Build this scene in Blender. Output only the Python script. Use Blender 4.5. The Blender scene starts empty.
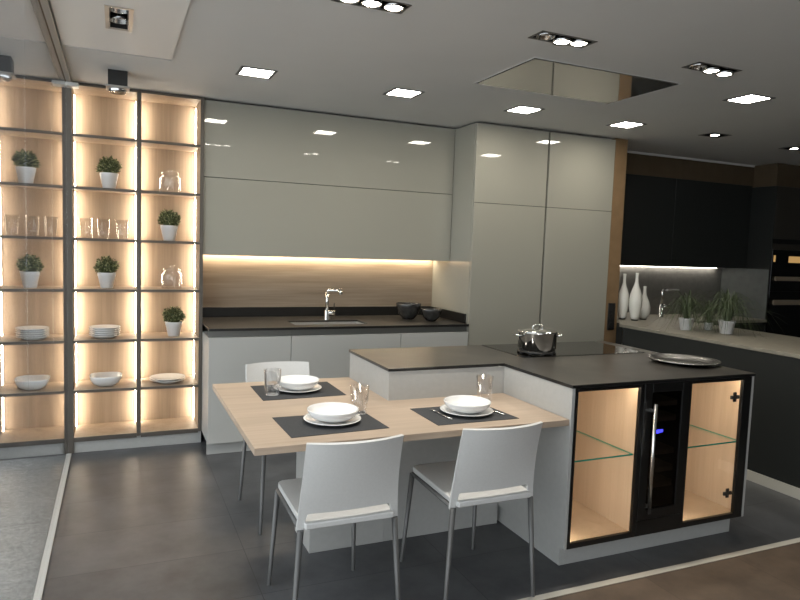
import bpy, bmesh, math, random
from mathutils import Vector, Matrix
random.seed(7)
PI = math.pi
SC = bpy.context.scene
COL = SC.collection

# ------------------------------------------------------------------ materials
def principled(name, color, rough=0.5, metal=0.0, spec=0.5, coat=0.0, coat_rough=0.03):
    m = bpy.data.materials.new(name); m.use_nodes = True
    b = m.node_tree.nodes['Principled BSDF']
    b.inputs['Base Color'].default_value = (*color, 1)
    b.inputs['Roughness'].default_value = rough
    b.inputs['Metallic'].default_value = metal
    b.inputs['Specular IOR Level'].default_value = spec
    b.inputs['Coat Weight'].default_value = coat
    b.inputs['Coat Roughness'].default_value = coat_rough
    return m

def N(m, kind, **kw):
    n = m.node_tree.nodes.new(kind)
    for k, v in kw.items(): setattr(n, k, v)
    return n

def L(m, a, b): m.node_tree.links.new(a, b)

def ramp(m, stops):
    r = N(m, 'ShaderNodeValToRGB'); e = r.color_ramp.elements
    while len(e) < len(stops): e.new(0.5)
    for el, (p, c) in zip(e, stops): el.position = p; el.color = (*c, 1)
    return r

def mottled(name, c0, c1, scale=6, rough=0.5, detail=6, stretch=(1, 1, 1), bump=0.0, spec=0.5, metal=0.0, lo=.3, hi=.7, coat=0.0):
    m = principled(name, c0, rough, metal, spec, coat); b = m.node_tree.nodes['Principled BSDF']
    tc = N(m, 'ShaderNodeTexCoord'); mp = N(m, 'ShaderNodeMapping'); mp.inputs['Scale'].default_value = stretch
    n = N(m, 'ShaderNodeTexNoise'); n.inputs['Scale'].default_value = scale; n.inputs['Detail'].default_value = detail
    L(m, tc.outputs['Object'], mp.inputs['Vector']); L(m, mp.outputs['Vector'], n.inputs['Vector'])
    r = ramp(m, [(lo, c0), (hi, c1)]); L(m, n.outputs['Fac'], r.inputs['Fac']); L(m, r.outputs['Color'], b.inputs['Base Color'])
    if bump:
        bp = N(m, 'ShaderNodeBump'); bp.inputs['Strength'].default_value = bump; bp.inputs['Distance'].default_value = .01
        L(m, n.outputs['Fac'], bp.inputs['Height']); L(m, bp.outputs['Normal'], b.inputs['Normal'])
    return m

def wood(name, c0, c1, axis, scale=1.0, rough=0.45, spec=0.4):
    """grain runs along axis"""
    m = principled(name, c0, rough, 0, spec); b = m.node_tree.nodes['Principled BSDF']
    s = [14.0, 14.0, 14.0]; s['xyz'.index(axis)] = 0.9
    s2 = [90.0, 90.0, 90.0]; s2['xyz'.index(axis)] = 3.0
    tc = N(m, 'ShaderNodeTexCoord')
    mp = N(m, 'ShaderNodeMapping'); mp.inputs['Scale'].default_value = [v * scale for v in s]
    mp2 = N(m, 'ShaderNodeMapping'); mp2.inputs['Scale'].default_value = [v * scale for v in s2]
    n1 = N(m, 'ShaderNodeTexNoise'); n1.inputs['Scale'].default_value = 1.0; n1.inputs['Detail'].default_value = 5; n1.inputs['Distortion'].default_value = .6
    n2 = N(m, 'ShaderNodeTexNoise'); n2.inputs['Scale'].default_value = 1.0; n2.inputs['Detail'].default_value = 3
    L(m, tc.outputs['Object'], mp.inputs['Vector']); L(m, tc.outputs['Object'], mp2.inputs['Vector'])
    L(m, mp.outputs['Vector'], n1.inputs['Vector']); L(m, mp2.outputs['Vector'], n2.inputs['Vector'])
    mx = N(m, 'ShaderNodeMath', operation='MULTIPLY_ADD'); mx.inputs[1].default_value = .35
    L(m, n2.outputs['Fac'], mx.inputs[0])
    m2 = N(m, 'ShaderNodeMath', operation='MULTIPLY'); m2.inputs[1].default_value = .65
    L(m, n1.outputs['Fac'], m2.inputs[0]); L(m, m2.outputs[0], mx.inputs[2])
    r = ramp(m, [(.32, c1), (.62, c0)]); L(m, mx.outputs[0], r.inputs['Fac']); L(m, r.outputs['Color'], b.inputs['Base Color'])
    return m

def tiles(name, c0, c1, grout, sx, sy, ox, oy, gap=.004, rough=.4, scale=5, spec=.5, rvar=.12):
    m = principled(name, c0, rough, 0, spec); b = m.node_tree.nodes['Principled BSDF']
    tc = N(m, 'ShaderNodeTexCoord'); sp = N(m, 'ShaderNodeSeparateXYZ'); L(m, tc.outputs['Object'], sp.inputs[0])
    outs = []
    for k, (s, o) in enumerate(((sx, ox), (sy, oy))):
        a = N(m, 'ShaderNodeMath', operation='ADD'); a.inputs[1].default_value = -o + 100 * s
        L(m, sp.outputs[k], a.inputs[0])
        d = N(m, 'ShaderNodeMath', operation='DIVIDE'); d.inputs[1].default_value = s; L(m, a.outputs[0], d.inputs[0])
        f = N(m, 'ShaderNodeMath', operation='FRACT'); L(m, d.outputs[0], f.inputs[0])
        l = N(m, 'ShaderNodeMath', operation='LESS_THAN'); l.inputs[1].default_value = gap / s; L(m, f.outputs[0], l.inputs[0])
        outs.append((l, d))
    mxn = N(m, 'ShaderNodeMath', operation='MAXIMUM'); L(m, outs[0][0].outputs[0], mxn.inputs[0]); L(m, outs[1][0].outputs[0], mxn.inputs[1])
    # tone differs a little from tile to tile
    fl = []
    for _, d in outs:
        q = N(m, 'ShaderNodeMath', operation='FLOOR'); L(m, d.outputs[0], q.inputs[0]); fl.append(q)
    cb = N(m, 'ShaderNodeCombineXYZ'); L(m, fl[0].outputs[0], cb.inputs[0]); L(m, fl[1].outputs[0], cb.inputs[1])
    wn = N(m, 'ShaderNodeTexWhiteNoise', noise_dimensions='3D'); L(m, cb.outputs[0], wn.inputs['Vector'])
    n = N(m, 'ShaderNodeTexNoise'); n.inputs['Scale'].default_value = scale; n.inputs['Detail'].default_value = 8; n.inputs['Roughness'].default_value = .65
    L(m, tc.outputs['Object'], n.inputs['Vector'])
    mv = N(m, 'ShaderNodeMath', operation='MULTIPLY_ADD'); mv.inputs[1].default_value = rvar; L(m, wn.outputs['Value'], mv.inputs[0]); L(m, n.outputs['Fac'], mv.inputs[2])
    r = ramp(m, [(.35, c0), (.75, c1)]); L(m, mv.outputs[0], r.inputs['Fac'])
    mix = N(m, 'ShaderNodeMix', data_type='RGBA'); L(m, mxn.outputs[0], mix.inputs['Factor']); L(m, r.outputs['Color'], mix.inputs['A']); mix.inputs['B'].default_value = (*grout, 1)
    L(m, mix.outputs['Result'], b.inputs['Base Color'])
    rr = N(m, 'ShaderNodeMapRange'); rr.inputs['To Min'].default_value = rough - .06; rr.inputs['To Max'].default_value = rough + .08
    L(m, n.outputs['Fac'], rr.inputs['Value']); L(m, rr.outputs['Result'], b.inputs['Roughness'])
    return m

def glass(name, tint=(1, 1, 1), ior=1.5, rough=0.0, boost=1.0, expo=5.2):
    """thin pane: clear transmission plus mirror reflection that grows at grazing angles"""
    m = bpy.data.materials.new(name); m.use_nodes = True
    nt = m.node_tree; nt.nodes.clear()
    out = N(m, 'ShaderNodeOutputMaterial'); t = N(m, 'ShaderNodeBsdfTransparent'); g = N(m, 'ShaderNodeBsdfGlossy')
    t.inputs['Color'].default_value = (*tint, 1); g.inputs['Roughness'].default_value = rough; g.inputs['Color'].default_value = (1, 1, 1, 1)
    # mirror share from the angle between view and surface, the same from both sides of the pane
    ge = N(m, 'ShaderNodeNewGeometry'); dt = N(m, 'ShaderNodeVectorMath', operation='DOT_PRODUCT'); L(m, ge.outputs['Incoming'], dt.inputs[0]); L(m, ge.outputs['Normal'], dt.inputs[1])
    ab = N(m, 'ShaderNodeMath', operation='ABSOLUTE'); L(m, dt.outputs['Value'], ab.inputs[0])
    om = N(m, 'ShaderNodeMath', operation='SUBTRACT'); om.inputs[0].default_value = 1; L(m, ab.outputs[0], om.inputs[1])
    pw = N(m, 'ShaderNodeMath', operation='POWER'); pw.inputs[1].default_value = expo; L(m, om.outputs[0], pw.inputs[0])
    f0 = ((ior - 1) / (ior + 1)) ** 2
    mu = N(m, 'ShaderNodeMath', operation='MULTIPLY_ADD', use_clamp=True); mu.inputs[1].default_value = (1 - f0) * boost; mu.inputs[2].default_value = f0 * boost; L(m, pw.outputs[0], mu.inputs[0])
    mix = N(m, 'ShaderNodeMixShader'); L(m, mu.outputs[0], mix.inputs[0]); L(m, t.outputs[0], mix.inputs[1]); L(m, g.outputs[0], mix.inputs[2])
    L(m, mix.outputs[0], out.inputs['Surface'])
    return m

def emit(name, color, strength):
    m = bpy.data.materials.new(name); m.use_nodes = True
    nt = m.node_tree; nt.nodes.clear()
    out = N(m, 'ShaderNodeOutputMaterial'); e = N(m, 'ShaderNodeEmission')
    e.inputs['Color'].default_value = (*color, 1); e.inputs['Strength'].default_value = strength
    L(m, e.outputs[0], out.inputs['Surface'])
    return m

M = dict(
    gloss=principled('gloss_greige', (.345, .335, .288), .025, 0, .5),
    base=principled('base_light_grey', (.47, .47, .45), .28, 0, .5),
    carcass=principled('cabinet_carcass', (.03, .03, .028), .6),  # carcass coloured near black so the door gaps read as shade
    matte=mottled('matt_light_grey', (.41, .41, .395), (.435, .435, .42), 40, .5),
    stone=mottled('dark_stone', (.025, .0235, .0205), (.060, .054, .046), 6, .30, 8, spec=.6),
    upstand=principled('black_stone_edge', (.012, .0115, .0105), .4, 0, .35),
    stone_edge=principled('black_edge', (.010, .010, .010), .35),
    table=wood('light_oak', (.46, .36, .275), (.36, .28, .21), 'x', .7, .42),
    shelf_wood=wood('shelf_oak', (.34, .262, .195), (.25, .188, .135), 'z', .8, .55),
    cab_wood=wood('cabinet_oak', (.60, .48, .36), (.51, .40, .29), 'z', .8, .5),
    splash_wood=wood('splashback_oak', (.42, .335, .25), (.27, .205, .145), 'x', .9, .5),
    bronze=principled('bronze_frame', (.095, .082, .068), .5, .1),
    black=principled('black_frame', (.006, .006, .006), .35),
    black_gloss=principled('black_glass', (.004, .004, .004), .05, 0, .6),
    hob=principled('hob_glass', (.006, .006, .006), .06, 0, .6),
    channel=principled('grip_channel', (.19, .19, .18), .4, .5),
    ceiling=mottled('ceiling_paint', (.66, .65, .63), (.68, .67, .65), 3, .75),
    panel=principled('white_panel', (.74, .73, .71), .45),
    wall=principled('wall_paint', (.45, .44, .42), .8),
    wall_dark=principled('dark_wall_paint', (.05, .05, .052), .8),
    wall_grey=principled('grey_wall_paint', (.22, .215, .205), .8),
    soffit=mottled('shaded_brown_paint', (.085, .058, .032), (.10, .07, .04), 9, .7),  # soffit's shade put into the brown; the rail groove shares the tone
    brown=mottled('brown_paint', (.20, .125, .060), (.24, .15, .075), 9, .7),
    dark_cab=principled('anthracite_front', (.018, .020, .019), .5, 0, .4),
    dark_tower=principled('dark_bronze_front', (.045, .040, .032), .45),
    grey_splash=mottled('grey_splashback', (.16, .155, .145), (.20, .195, .18), 18, .4),
    grey_side=mottled('grey_side_panel', (.10, .11, .105), (.13, .14, .135), 12, .5),
    beige_top=mottled('beige_worktop', (.21, .192, .155), (.27, .25, .20), 22, .45, 8),
    floor=tiles('dark_floor_tiles', (.046, .048, .052), (.104, .107, .113), (.030, .030, .031), .905, .44, .883, -.502, .0035, .36, 4.5, .5),
    brown_floor=tiles('brown_floor_tiles', (.060, .044, .032), (.125, .092, .068), (.05, .038, .028), .60, .60, .2, -2.73, .003, .5, 5, .4),
    pavement=tiles('pavement_stone', (.30, .31, .31), (.95, .95, .94), (.2, .2, .2), 40, .9, -20, -1.15, .008, .7, 60, .3, .02),
    alu=principled('aluminium_strip', (.55, .55, .53), .45, .15),
    rail=principled('grey_rail', (.30, .295, .28), .45, .3),
    trim_pale=principled('pale_strip', (.52, .50, .44), .5),
    steel=principled('brushed_steel', (.60, .59, .57), .25, 1.0),
    steel_matt=principled('satin_steel', (.66, .66, .65), .4, .8),
    chrome=principled('chrome', (.78, .78, .77), .06, 1.0),
    leg=principled('grey_metal_leg', (.12, .12, .118), .42, .25),
    oven_bar=principled('oven_handle_bar', (.42, .34, .25), .45, .3),  # steel bar, its warm reflection put into the tan colour
    leather=mottled('white_leather', (.58, .58, .57), (.61, .61, .60), 120, .5, 3, bump=.03),
    ceramic=principled('white_ceramic', (.80, .80, .79), .12, 0, .5, .3),
    pot=principled('white_pot', (.72, .72, .72), .4),
    vase=principled('white_vase', (.72, .71, .66), .22),
    mat=mottled('charcoal_weave', (.020, .022, .025), (.045, .048, .053), 160, .8, 2, stretch=(1, 4, 1)),
    bowl=mottled('dark_glaze', (.018, .018, .018), (.06, .057, .053), 18, .12, 5),
    soil=principled('soil', (.03, .02, .012), .9),
    leaf=mottled('box_leaf', (.035, .050, .014), (.13, .15, .055), 45, .5, 2),
    leaf_tip=mottled('box_leaf_tip', (.28, .30, .13), (.44, .45, .25), 45, .5, 2),
    grass=mottled('grass_leaf', (.040, .058, .024), (.10, .13, .062), 30, .5, 2),
    socket=principled('black_socket', (.012, .012, .013), .3),
    glass_wall=glass('shop_glass', (.94, .955, .955), 1.62),
    clear=glass('clear_glass', (.99, .99, .99), 1.5, 0, 1.0),
    tumbler=glass('tumbler_glass', (.985, .985, .985), 1.5, .03, 1.0, 2.2),
    tint=glass('smoked_glass', (.42, .41, .40), 1.45),
    glass_edge=principled('green_glass_edge', (.01, .34, .24), .1, 0, .8),
    hood=principled('hood_glass', (.42, .41, .39), .04, .75),
    gimbal_dark=principled('gimbal_black', (.015, .015, .015), .4),
    gimbal_frame=principled('gimbal_frame', (.14, .13, .12), .35, .6),
    frame_pale=principled('gimbal_frame_pale', (.45, .43, .40), .35, .6),
    reflector=principled('lamp_reflector', (.6, .6, .6), .15, 1.0),
    led_frame=principled('led_frame', (.10, .10, .10), .4),
    led=emit('led_panel_light', (1.0, .93, .80), 65),
    lamp=emit('spot_lamp_light', (1.0, .93, .82), 45),
    strip=emit('shelf_led', (1.0, .87, .68), 62),
    under=emit('under_cabinet_led', (1.0, .82, .58), 40),
    under2=emit('cool_cabinet_led', (1.0, .92, .80), 13),
    cab_led=emit('cabinet_led', (1.0, .82, .58), 44),
    blue=emit('blue_display', (.05, .05, 1.0), 2.5),
    oven_glow=emit('amber_emission', (1.0, .60, .22), .45),
)

# ------------------------------------------------------------------ mesh helpers
class MB:
    def __init__(self): self.bm = bmesh.new()
    def box(self, x0, x1, y0, y1, z0, z1, bevel=.0015, mi=0):
        r = bmesh.ops.create_cube(self.bm, size=1)
        vs = r['verts']
        for v in vs:
            v.co = Vector((x0 + (v.co.x + .5) * (x1 - x0), y0 + (v.co.y + .5) * (y1 - y0), z0 + (v.co.z + .5) * (z1 - z0)))
        fs = set(f for v in vs for f in v.link_faces)
        for f in fs: f.material_index = mi
        b = min(bevel, .3 * min(abs(x1 - x0), abs(y1 - y0), abs(z1 - z0)))
        if b > 0:
            es = list(set(e for v in vs for e in v.link_edges))
            bmesh.ops.bevel(self.bm, geom=es, offset=b, segments=1, affect='EDGES')
        return self
    def prism(self, pts, z0, z1, bevel=.0015, mi=0, edge_mi=None):
        lo = [self.bm.verts.new((x, y, z0)) for x, y in pts]; hi = [self.bm.verts.new((x, y, z1)) for x, y in pts]
        n = len(pts); fs = []
        f = self.bm.faces.new(hi); f.material_index = mi; fs.append(f)
        f = self.bm.faces.new(lo[::-1]); f.material_index = mi; fs.append(f)
        for i in range(n):
            f = self.bm.faces.new((lo[i], lo[(i + 1) % n], hi[(i + 1) % n], hi[i])); f.material_index = mi if edge_mi is None else edge_mi; fs.append(f)
        if bevel:
            es = list(set(e for f in fs for e in f.edges))
            bmesh.ops.bevel(self.bm, geom=es, offset=bevel, segments=1, affect='EDGES')
        return self
    def lathe(self, prof, seg=40, c=(0, 0, 0), cap0=False, cap1=False, mi=0, power=None):
        """prof: list of (r, z)"""
        rings = []
        for r, z in prof:
            if r < 1e-6: rings.append([self.bm.verts.new((c[0], c[1], c[2] + z))])
            else:
                ring = []
                for i in range(seg):
                    a = 2 * PI * i / seg; k = 1.0
                    if power:
                        k = 1.0 / (abs(math.cos(a)) ** power + abs(math.sin(a)) ** power) ** (1 / power)
                    ring.append(self.bm.verts.new((c[0] + r * k * math.cos(a), c[1] + r * k * math.sin(a), c[2] + z)))
                rings.append(ring)
        for A, B in zip(rings, rings[1:]):
            for i in range(seg):
                j = (i + 1) % seg
                if len(A) == 1 and len(B) == 1: continue
                if len(A) == 1: f = self.bm.faces.new((A[0], B[j], B[i]))
                elif len(B) == 1: f = self.bm.faces.new((A[i], A[j], B[0]))
                else: f = self.bm.faces.new((A[i], A[j], B[j], B[i]))
                f.material_index = mi; f.smooth = True
        if cap0 and len(rings[0]) > 1: self.bm.faces.new(rings[0][::-1]).material_index = mi
        if cap1 and len(rings[-1]) > 1: self.bm.faces.new(rings[-1]).material_index = mi
        return self
    def tube(self, path, rad, seg=12, mi=0, flat=1.0, cap=True):
        """path of points, rad number or list"""
        P = [Vector(p) for p in path]; n = len(P)
        R = rad if isinstance(rad, (list, tuple)) else [rad] * n
        rings = []; up = None
        for i in range(n):
            d = (P[min(i + 1, n - 1)] - P[max(i - 1, 0)]).normalized()
            if up is None:
                up = Vector((0, 0, 1)) if abs(d.z) < .9 else Vector((0, 1, 0))
            s = d.cross(up).normalized(); up = s.cross(d).normalized()
            rings.append([self.bm.verts.new(P[i] + (s * math.cos(2 * PI * k / seg) + up * math.sin(2 * PI * k / seg) * flat) * R[i]) for k in range(seg)])
        for A, B in zip(rings, rings[1:]):
            for k in range(seg):
                f = self.bm.faces.new((A[k], A[(k + 1) % seg], B[(k + 1) % seg], B[k])); f.smooth = True; f.material_index = mi
        if cap:
            self.bm.faces.new(rings[0][::-1]).material_index = mi; self.bm.faces.new(rings[-1]).material_index = mi
        return self
    def slab_holes(self, x0, x1, y0, y1, z0, z1, holes):
        """horizontal slab with rectangular holes"""
        xs = sorted({x0, x1, *[h[0] for h in holes], *[h[1] for h in holes]}); ys = sorted({y0, y1, *[h[2] for h in holes], *[h[3] for h in holes]})
        def hole(a, b):
            return any(h[0] - 1e-6 < a < h[1] + 1e-6 and h[2] - 1e-6 < b < h[3] + 1e-6 for h in holes)
        nx, ny = len(xs) - 1, len(ys) - 1
        g = [[not hole((xs[i] + xs[i + 1]) / 2, (ys[j] + ys[j + 1]) / 2) for j in range(ny)] for i in range(nx)]
        V = {}
        def v(i, j, z):
            k = (i, j, z)
            if k not in V: V[k] = self.bm.verts.new((xs[i], ys[j], z))
            return V[k]
        for i in range(nx):
            for j in range(ny):
                if not g[i][j]: continue
                self.bm.faces.new((v(i, j, z0), v(i, j + 1, z0), v(i + 1, j + 1, z0), v(i + 1, j, z0)))
                self.bm.faces.new((v(i, j, z1), v(i + 1, j, z1), v(i + 1, j + 1, z1), v(i, j + 1, z1)))
                for di, dj, a, b in ((-1, 0, (i, j + 1), (i, j)), (1, 0, (i + 1, j), (i + 1, j + 1)), (0, -1, (i, j), (i + 1, j)), (0, 1, (i + 1, j + 1), (i, j + 1))):
                    ii, jj = i + di, j + dj
                    if 0 <= ii < nx and 0 <= jj < ny and g[ii][jj]: continue
                    self.bm.faces.new((v(*a, z0), v(*b, z0), v(*b, z1), v(*a, z1)))
        return self

def obj(name, mb, mat, parent=None, loc=None):
    """link a mesh built in world coordinates as one object; parts are re-expressed in their thing's frame"""
    bm = mb.bm if isinstance(mb, MB) else mb
    if parent is not None:
        root = parent
        while root.parent: root = root.parent
        off = root.location.copy()
    else:
        if loc is None:
            xs = [v.co for v in bm.verts]
            loc = Vector(((min(c.x for c in xs) + max(c.x for c in xs)) / 2, (min(c.y for c in xs) + max(c.y for c in xs)) / 2, min(c.z for c in xs)))
        off = Vector(loc)
    bmesh.ops.translate(bm, verts=bm.verts, vec=-off)
    bmesh.ops.recalc_face_normals(bm, faces=bm.faces)
    me = bpy.data.meshes.new(name); bm.to_mesh(me); bm.free()
    for m in (mat if isinstance(mat, (list, tuple)) else [mat]): me.materials.append(m)
    o = bpy.data.objects.new(name, me); COL.objects.link(o)
    if parent is not None: o.parent = parent
    else: o.location = off
    return o

def tag(o, label, cat, group=None):
    o['label'] = label; o['category'] = cat
    if group: o['group'] = group
    return o

def thing(name, label, cat, loc=(0, 0, 0), group=None):
    o = bpy.data.objects.new(name, None); o.empty_display_size = .1; COL.objects.link(o)
    o.location = loc
    return tag(o, label, cat, group)

def struct(name, mb, mat, parent=None, loc=None):
    o = obj(name, mb, mat, parent, loc); o['kind'] = 'structure'
    return o

def dup(root, label, loc, rotz=0, scale=None):
    """a copy of a thing with copies of its parts and sub-parts"""
    r = root.copy(); COL.objects.link(r); r.location = loc; r.rotation_euler = (0, 0, rotz); r['label'] = label
    if scale: r.scale = scale
    def kids(src, dst):
        for ch in list(src.children):
            c = ch.copy(); COL.objects.link(c); c.parent = dst; kids(ch, c)
    kids(root, r)
    return r

def box(*a, **k): return MB().box(*a, **k)

ZC = 2.542

# ------------------------------------------------------------------ the room
struct('floor', box(0.005, 4.30, -2.70, .36, -.05, 0, 0), M['floor'], None, (0, 0, 0))
struct('floor_brown', box(0.005, 8.0, -7.5, -2.70, -.05, 0, 0), M['brown_floor'], None, (0, 0, 0))
struct('floor_right', box(4.30, 8.0, -2.70, .48, -.05, 0, 0), M['brown_floor'], None, (0, 0, 0))
struct('ground', box(-7, 0.005, -7.5, .0, -.06, -.006, 0), M['pavement'], None, (0, 0, 0))
struct('wall_back', box(.0045, 4.365, .36, .48, 0, ZC, 0), M['wall'])
struct('wall_middle', box(4.365, 4.50, -.34, .48, 0, ZC, .001), M['brown'])
struct('wall_far', box(4.365, 8.0, .48, .60, 0, ZC, 0), M['brown'])
struct('wall_right', box(7.96, 8.1, -7.5, .48, 0, ZC, 0), M['wall_dark'])
struct('wall_backdrop', box(-7, .0035, .001, .6, -.06, 4.0, 0), M['wall_dark'])  # added dark facade, keeps open sky from showing behind the glass reflections
# unseen shop front: glazed opening shaped to stay out of the door reflections
wf = MB(); wf.box(1.7, 8.0, -7.6, -7.5, 0, ZC, 0); wf.box(0, 1.7, -7.6, -7.5, 2.45, ZC, 0)
struct('wall_front', wf, M['wall_grey'])
w2 = struct('window_2', box(.01, 1.7, -7.56, -7.54, 0, 2.45, 0), M['clear'])

GIM = [(1.14, 1.462, -2.338, -2.220), (2.128, 2.450, -2.345, -2.225), (3.125, 3.445, -2.345, -2.225), (4.80, 5.02, -.985, -.835), (5.90, 6.12, -.905, -.755)]
PAN = [(1.09, -.875), (2.07, -.875), (3.03, -.87), (4.01, -.85), (4.04, -1.915)]
SQ = (.262, .382, -1.715, -1.370)
HOOD = (2.345, 3.395, -1.975, -1.340)
holes = [(h[0] + .006, h[1] - .006, h[2] + .006, h[3] - .006) for h in GIM] + [(x - .1, x + .1, y - .1, y + .1) for x, y in PAN] + [HOOD, (SQ[0] + .012, SQ[1] - .012, SQ[2] + .012, SQ[3] - .012), (.05, .60, -.898, -.872)]
struct('ceiling', MB().slab_holes(0.0, 8.0, -7.5, .48, ZC, ZC + .012, holes), M['ceiling'])
struct('ceiling_void', box(-.1, 8.1, -7.6, .6, ZC + .20, ZC + .25, 0), M['gimbal_dark'])
cp = MB().slab_holes(.045, .60, -7.3, -.936, 2.531, ZC - .0005, [(SQ[0] + .012, SQ[1] - .012, SQ[2] + .012, SQ[3] - .012)])
cp = struct('ceiling_panel', cp, M['panel'])
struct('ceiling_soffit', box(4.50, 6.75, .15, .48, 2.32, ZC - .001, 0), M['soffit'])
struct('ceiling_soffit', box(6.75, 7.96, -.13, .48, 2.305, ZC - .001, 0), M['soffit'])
struct('trim_3', box(4.50, 6.74, .135, .15, ZC - .02, ZC, .002), M['ceiling'])

# glass wall along the left with its rails
wn = struct('window_1', box(-.012, .022, -7.4, .0, 0, .004, .001), M['alu'])
wn['label'] = 'glass shop wall on the left with a metal floor track'
for y0, y1 in ((-1.10, -.004), (-2.18, -1.10), (-3.6, -2.18), (-5.4, -3.6), (-7.3, -5.4)):
    p = obj('glass_pane', MB().box(.004, .006, y0 + .002, y1 - .002, .006, 2.51, 0), M['glass_wall'], wn)
obj('ceiling_rail', box(.0105, .040, -7.4, -.01, 2.512, ZC - .001, .001), M['rail'], wn)
obj('rail_groove', box(-.004, .0100, -7.4, -.01, 2.516, ZC - .001, 0), M['soffit'], wn)
obj('rail_bracket', box(.007, .082, -.115, -.03, 2.488, 2.5115, .002), M['alu'], wn)
ft = struct('trim_1', box(.0225, .0235, -7.4, .0, 0, .0045, 0), M['bronze'])
struct('trim_2', box(.03, 4.285, -2.722, -2.686, 0, .003, .0005), M['trim_pale'])

# ------------------------------------------------------------------ shelving with lit oak compartments
LEV = [.112, .445, .795, 1.150, 1.502, 1.850, 2.200]
sh = thing('shelving_unit', 'tall open oak shelving unit with dark metal edges and glowing light strips', 'shelving', (.46, .18, 0))
obj('plinth', box(.008, .890, .012, .35, 0, .0895, .001), M['matte'], sh)
obj('back_panel', box(.012, .890, .345, .358, .095, 2.538, 0), M['shelf_wood'], sh)
for x0, x1 in ((.007, .035), (.442, .469), (.866, .891)):
    zb = 0 if x0 < .01 else .09
    sp = obj('side_panel', box(x0, x1, .006, .344, .09, 2.538, 0), M['shelf_wood'], sh)
    obj('metal_edge', box(x0 - (.0015 if x0 < .01 else 0), x1, 0, .006, zb, 2.538, .0005), M['bronze'], sp)
for a, b in ((.035, .442), (.469, .866)):
    for k, z in enumerate([.100] + LEV[1:] + [2.538]):
        t = .011 if k else .012
        s = obj('shelf', box(a + .0005, b - .0005, .006, .344, z - t, z + (0 if k else .012), 0), M['shelf_wood'], sh)
        obj('metal_edge', box(a + .0005, b - .0005, 0.0, .006, z - t - .008, z + (.0 if k else .012), .0005), M['bronze'], s)
zs = [.112] + LEV[1:] + [2.53]
for xa, s in ((.035, 1), (.442, -1), (.866, -1), (.469, 1)):
    st = MB()
    for z0, z1 in zip(zs, zs[1:]):
        st.box(min(xa, xa + s * .004), max(xa, xa + s * .004), .296, .310, z0 + .004, z1 - .022, 0)
    obj('light_strip', st, M['strip'], sh)

# ------------------------------------------------------------------ boxwood plants, tumblers, jars, crockery on the shelves
def boxwood(scale=1.0):
    """pot with its base at the origin, ball of small leaves above"""
    bm = MB()
    bm.lathe([(0, 0), (.038, 0), (.041, .003), (.057, .085), (.059, .087), (.061, .108), (.0615, .112), (.058, .112), (.054, .096), (0, .096)], 36)
    root = thing('potted_boxwood', '', 'plant')
    obj('pot', bm, M['pot'], root)
    obj('soil', MB().lathe([(0, .104), (.0515, .1)], 24), M['soil'], root)
    rnd = random.Random(3)
    lf = MB(); lf.lathe([(0, .095), (.042, .11), (.052, .15), (.042, .185), (0, .20)], 14, mi=0)
    for i in range(900):
        u = rnd.uniform(-.55, 1); a = rnd.uniform(0, 2 * PI); s = math.sqrt(1 - u * u)
        r = rnd.uniform(.044, .071) * (1 + .12 * math.sin(3 * a + 5 * u))
        p = Vector((r * s * math.cos(a), r * s * math.sin(a), .152 + r * u * .92))
        d = (p - Vector((0, 0, .14))).normalized(); d = (d + Vector((rnd.gauss(0, .5), rnd.gauss(0, .5), rnd.gauss(0, .5)))).normalized()
        w = d.cross(Vector((rnd.gauss(0, 1), rnd.gauss(0, 1), rnd.gauss(0, 1)))).normalized()
        ln, wd = rnd.uniform(.014, .021), rnd.uniform(.004, .0065)
        n = d.cross(w) * .0025
        v = [lf.bm.verts.new(q) for q in (p, p + d * ln * .5 + w * wd + n, p + d * ln, p + d * ln * .5 - w * wd + n)]
        lf.bm.faces.new(v).material_index = 1 if rnd.random() < .33 else 0
    fo = obj('foliage', lf, [M['leaf'], M['leaf_tip']], root)
    return root
pb = boxwood(); pb['group'] = 'potted boxwoods on the shelving'
pb.location = (.262, .13, 1.850); pb['label'] = 'boxwood ball in a white pot in the left column above the three tumblers'
dup(pb, 'boxwood ball in a white pot on the left column shelf right below the three tumblers', (.245, .13, 1.150), 2.1)
dup(pb, 'boxwood ball in a white pot between the two glass jars in the right column', (.664, .13, 1.502), 4.0)
dup(pb, 'boxwood ball in a white pot directly above the pair of flat plates, right column', (.700, .13, .795), 1.2, (1, 1, .97))

def tumbler_mb(r0, r1, h, wall=.003, seg=32):
    return MB().lathe([(0, 0), (r0, 0), (r0 + .001, .002), (r1, h), (r1 - wall, h), (r0 - wall + .001, .008), (0, .008)], seg)
tg = thing('drinking_glass', 'tapered tumbler nearest the glass wall in the row of three on the shelving', 'glass', (.118, .13, 1.502), 'tumblers in a row on the shelving')
obj('glass_body', tumbler_mb(.034, .045, .138).bm if False else (lambda b: (bmesh.ops.translate(b.bm, verts=b.bm.verts, vec=tg.location), b)[1])(tumbler_mb(.034, .045, .138)), M['tumbler'], tg)
dup(tg, 'tapered tumbler in the middle of the row of three on the shelving', (.225, .13, 1.502))
dup(tg, 'tapered tumbler nearest the shelf divider in the row of three', (.346, .13, 1.502))

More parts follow.
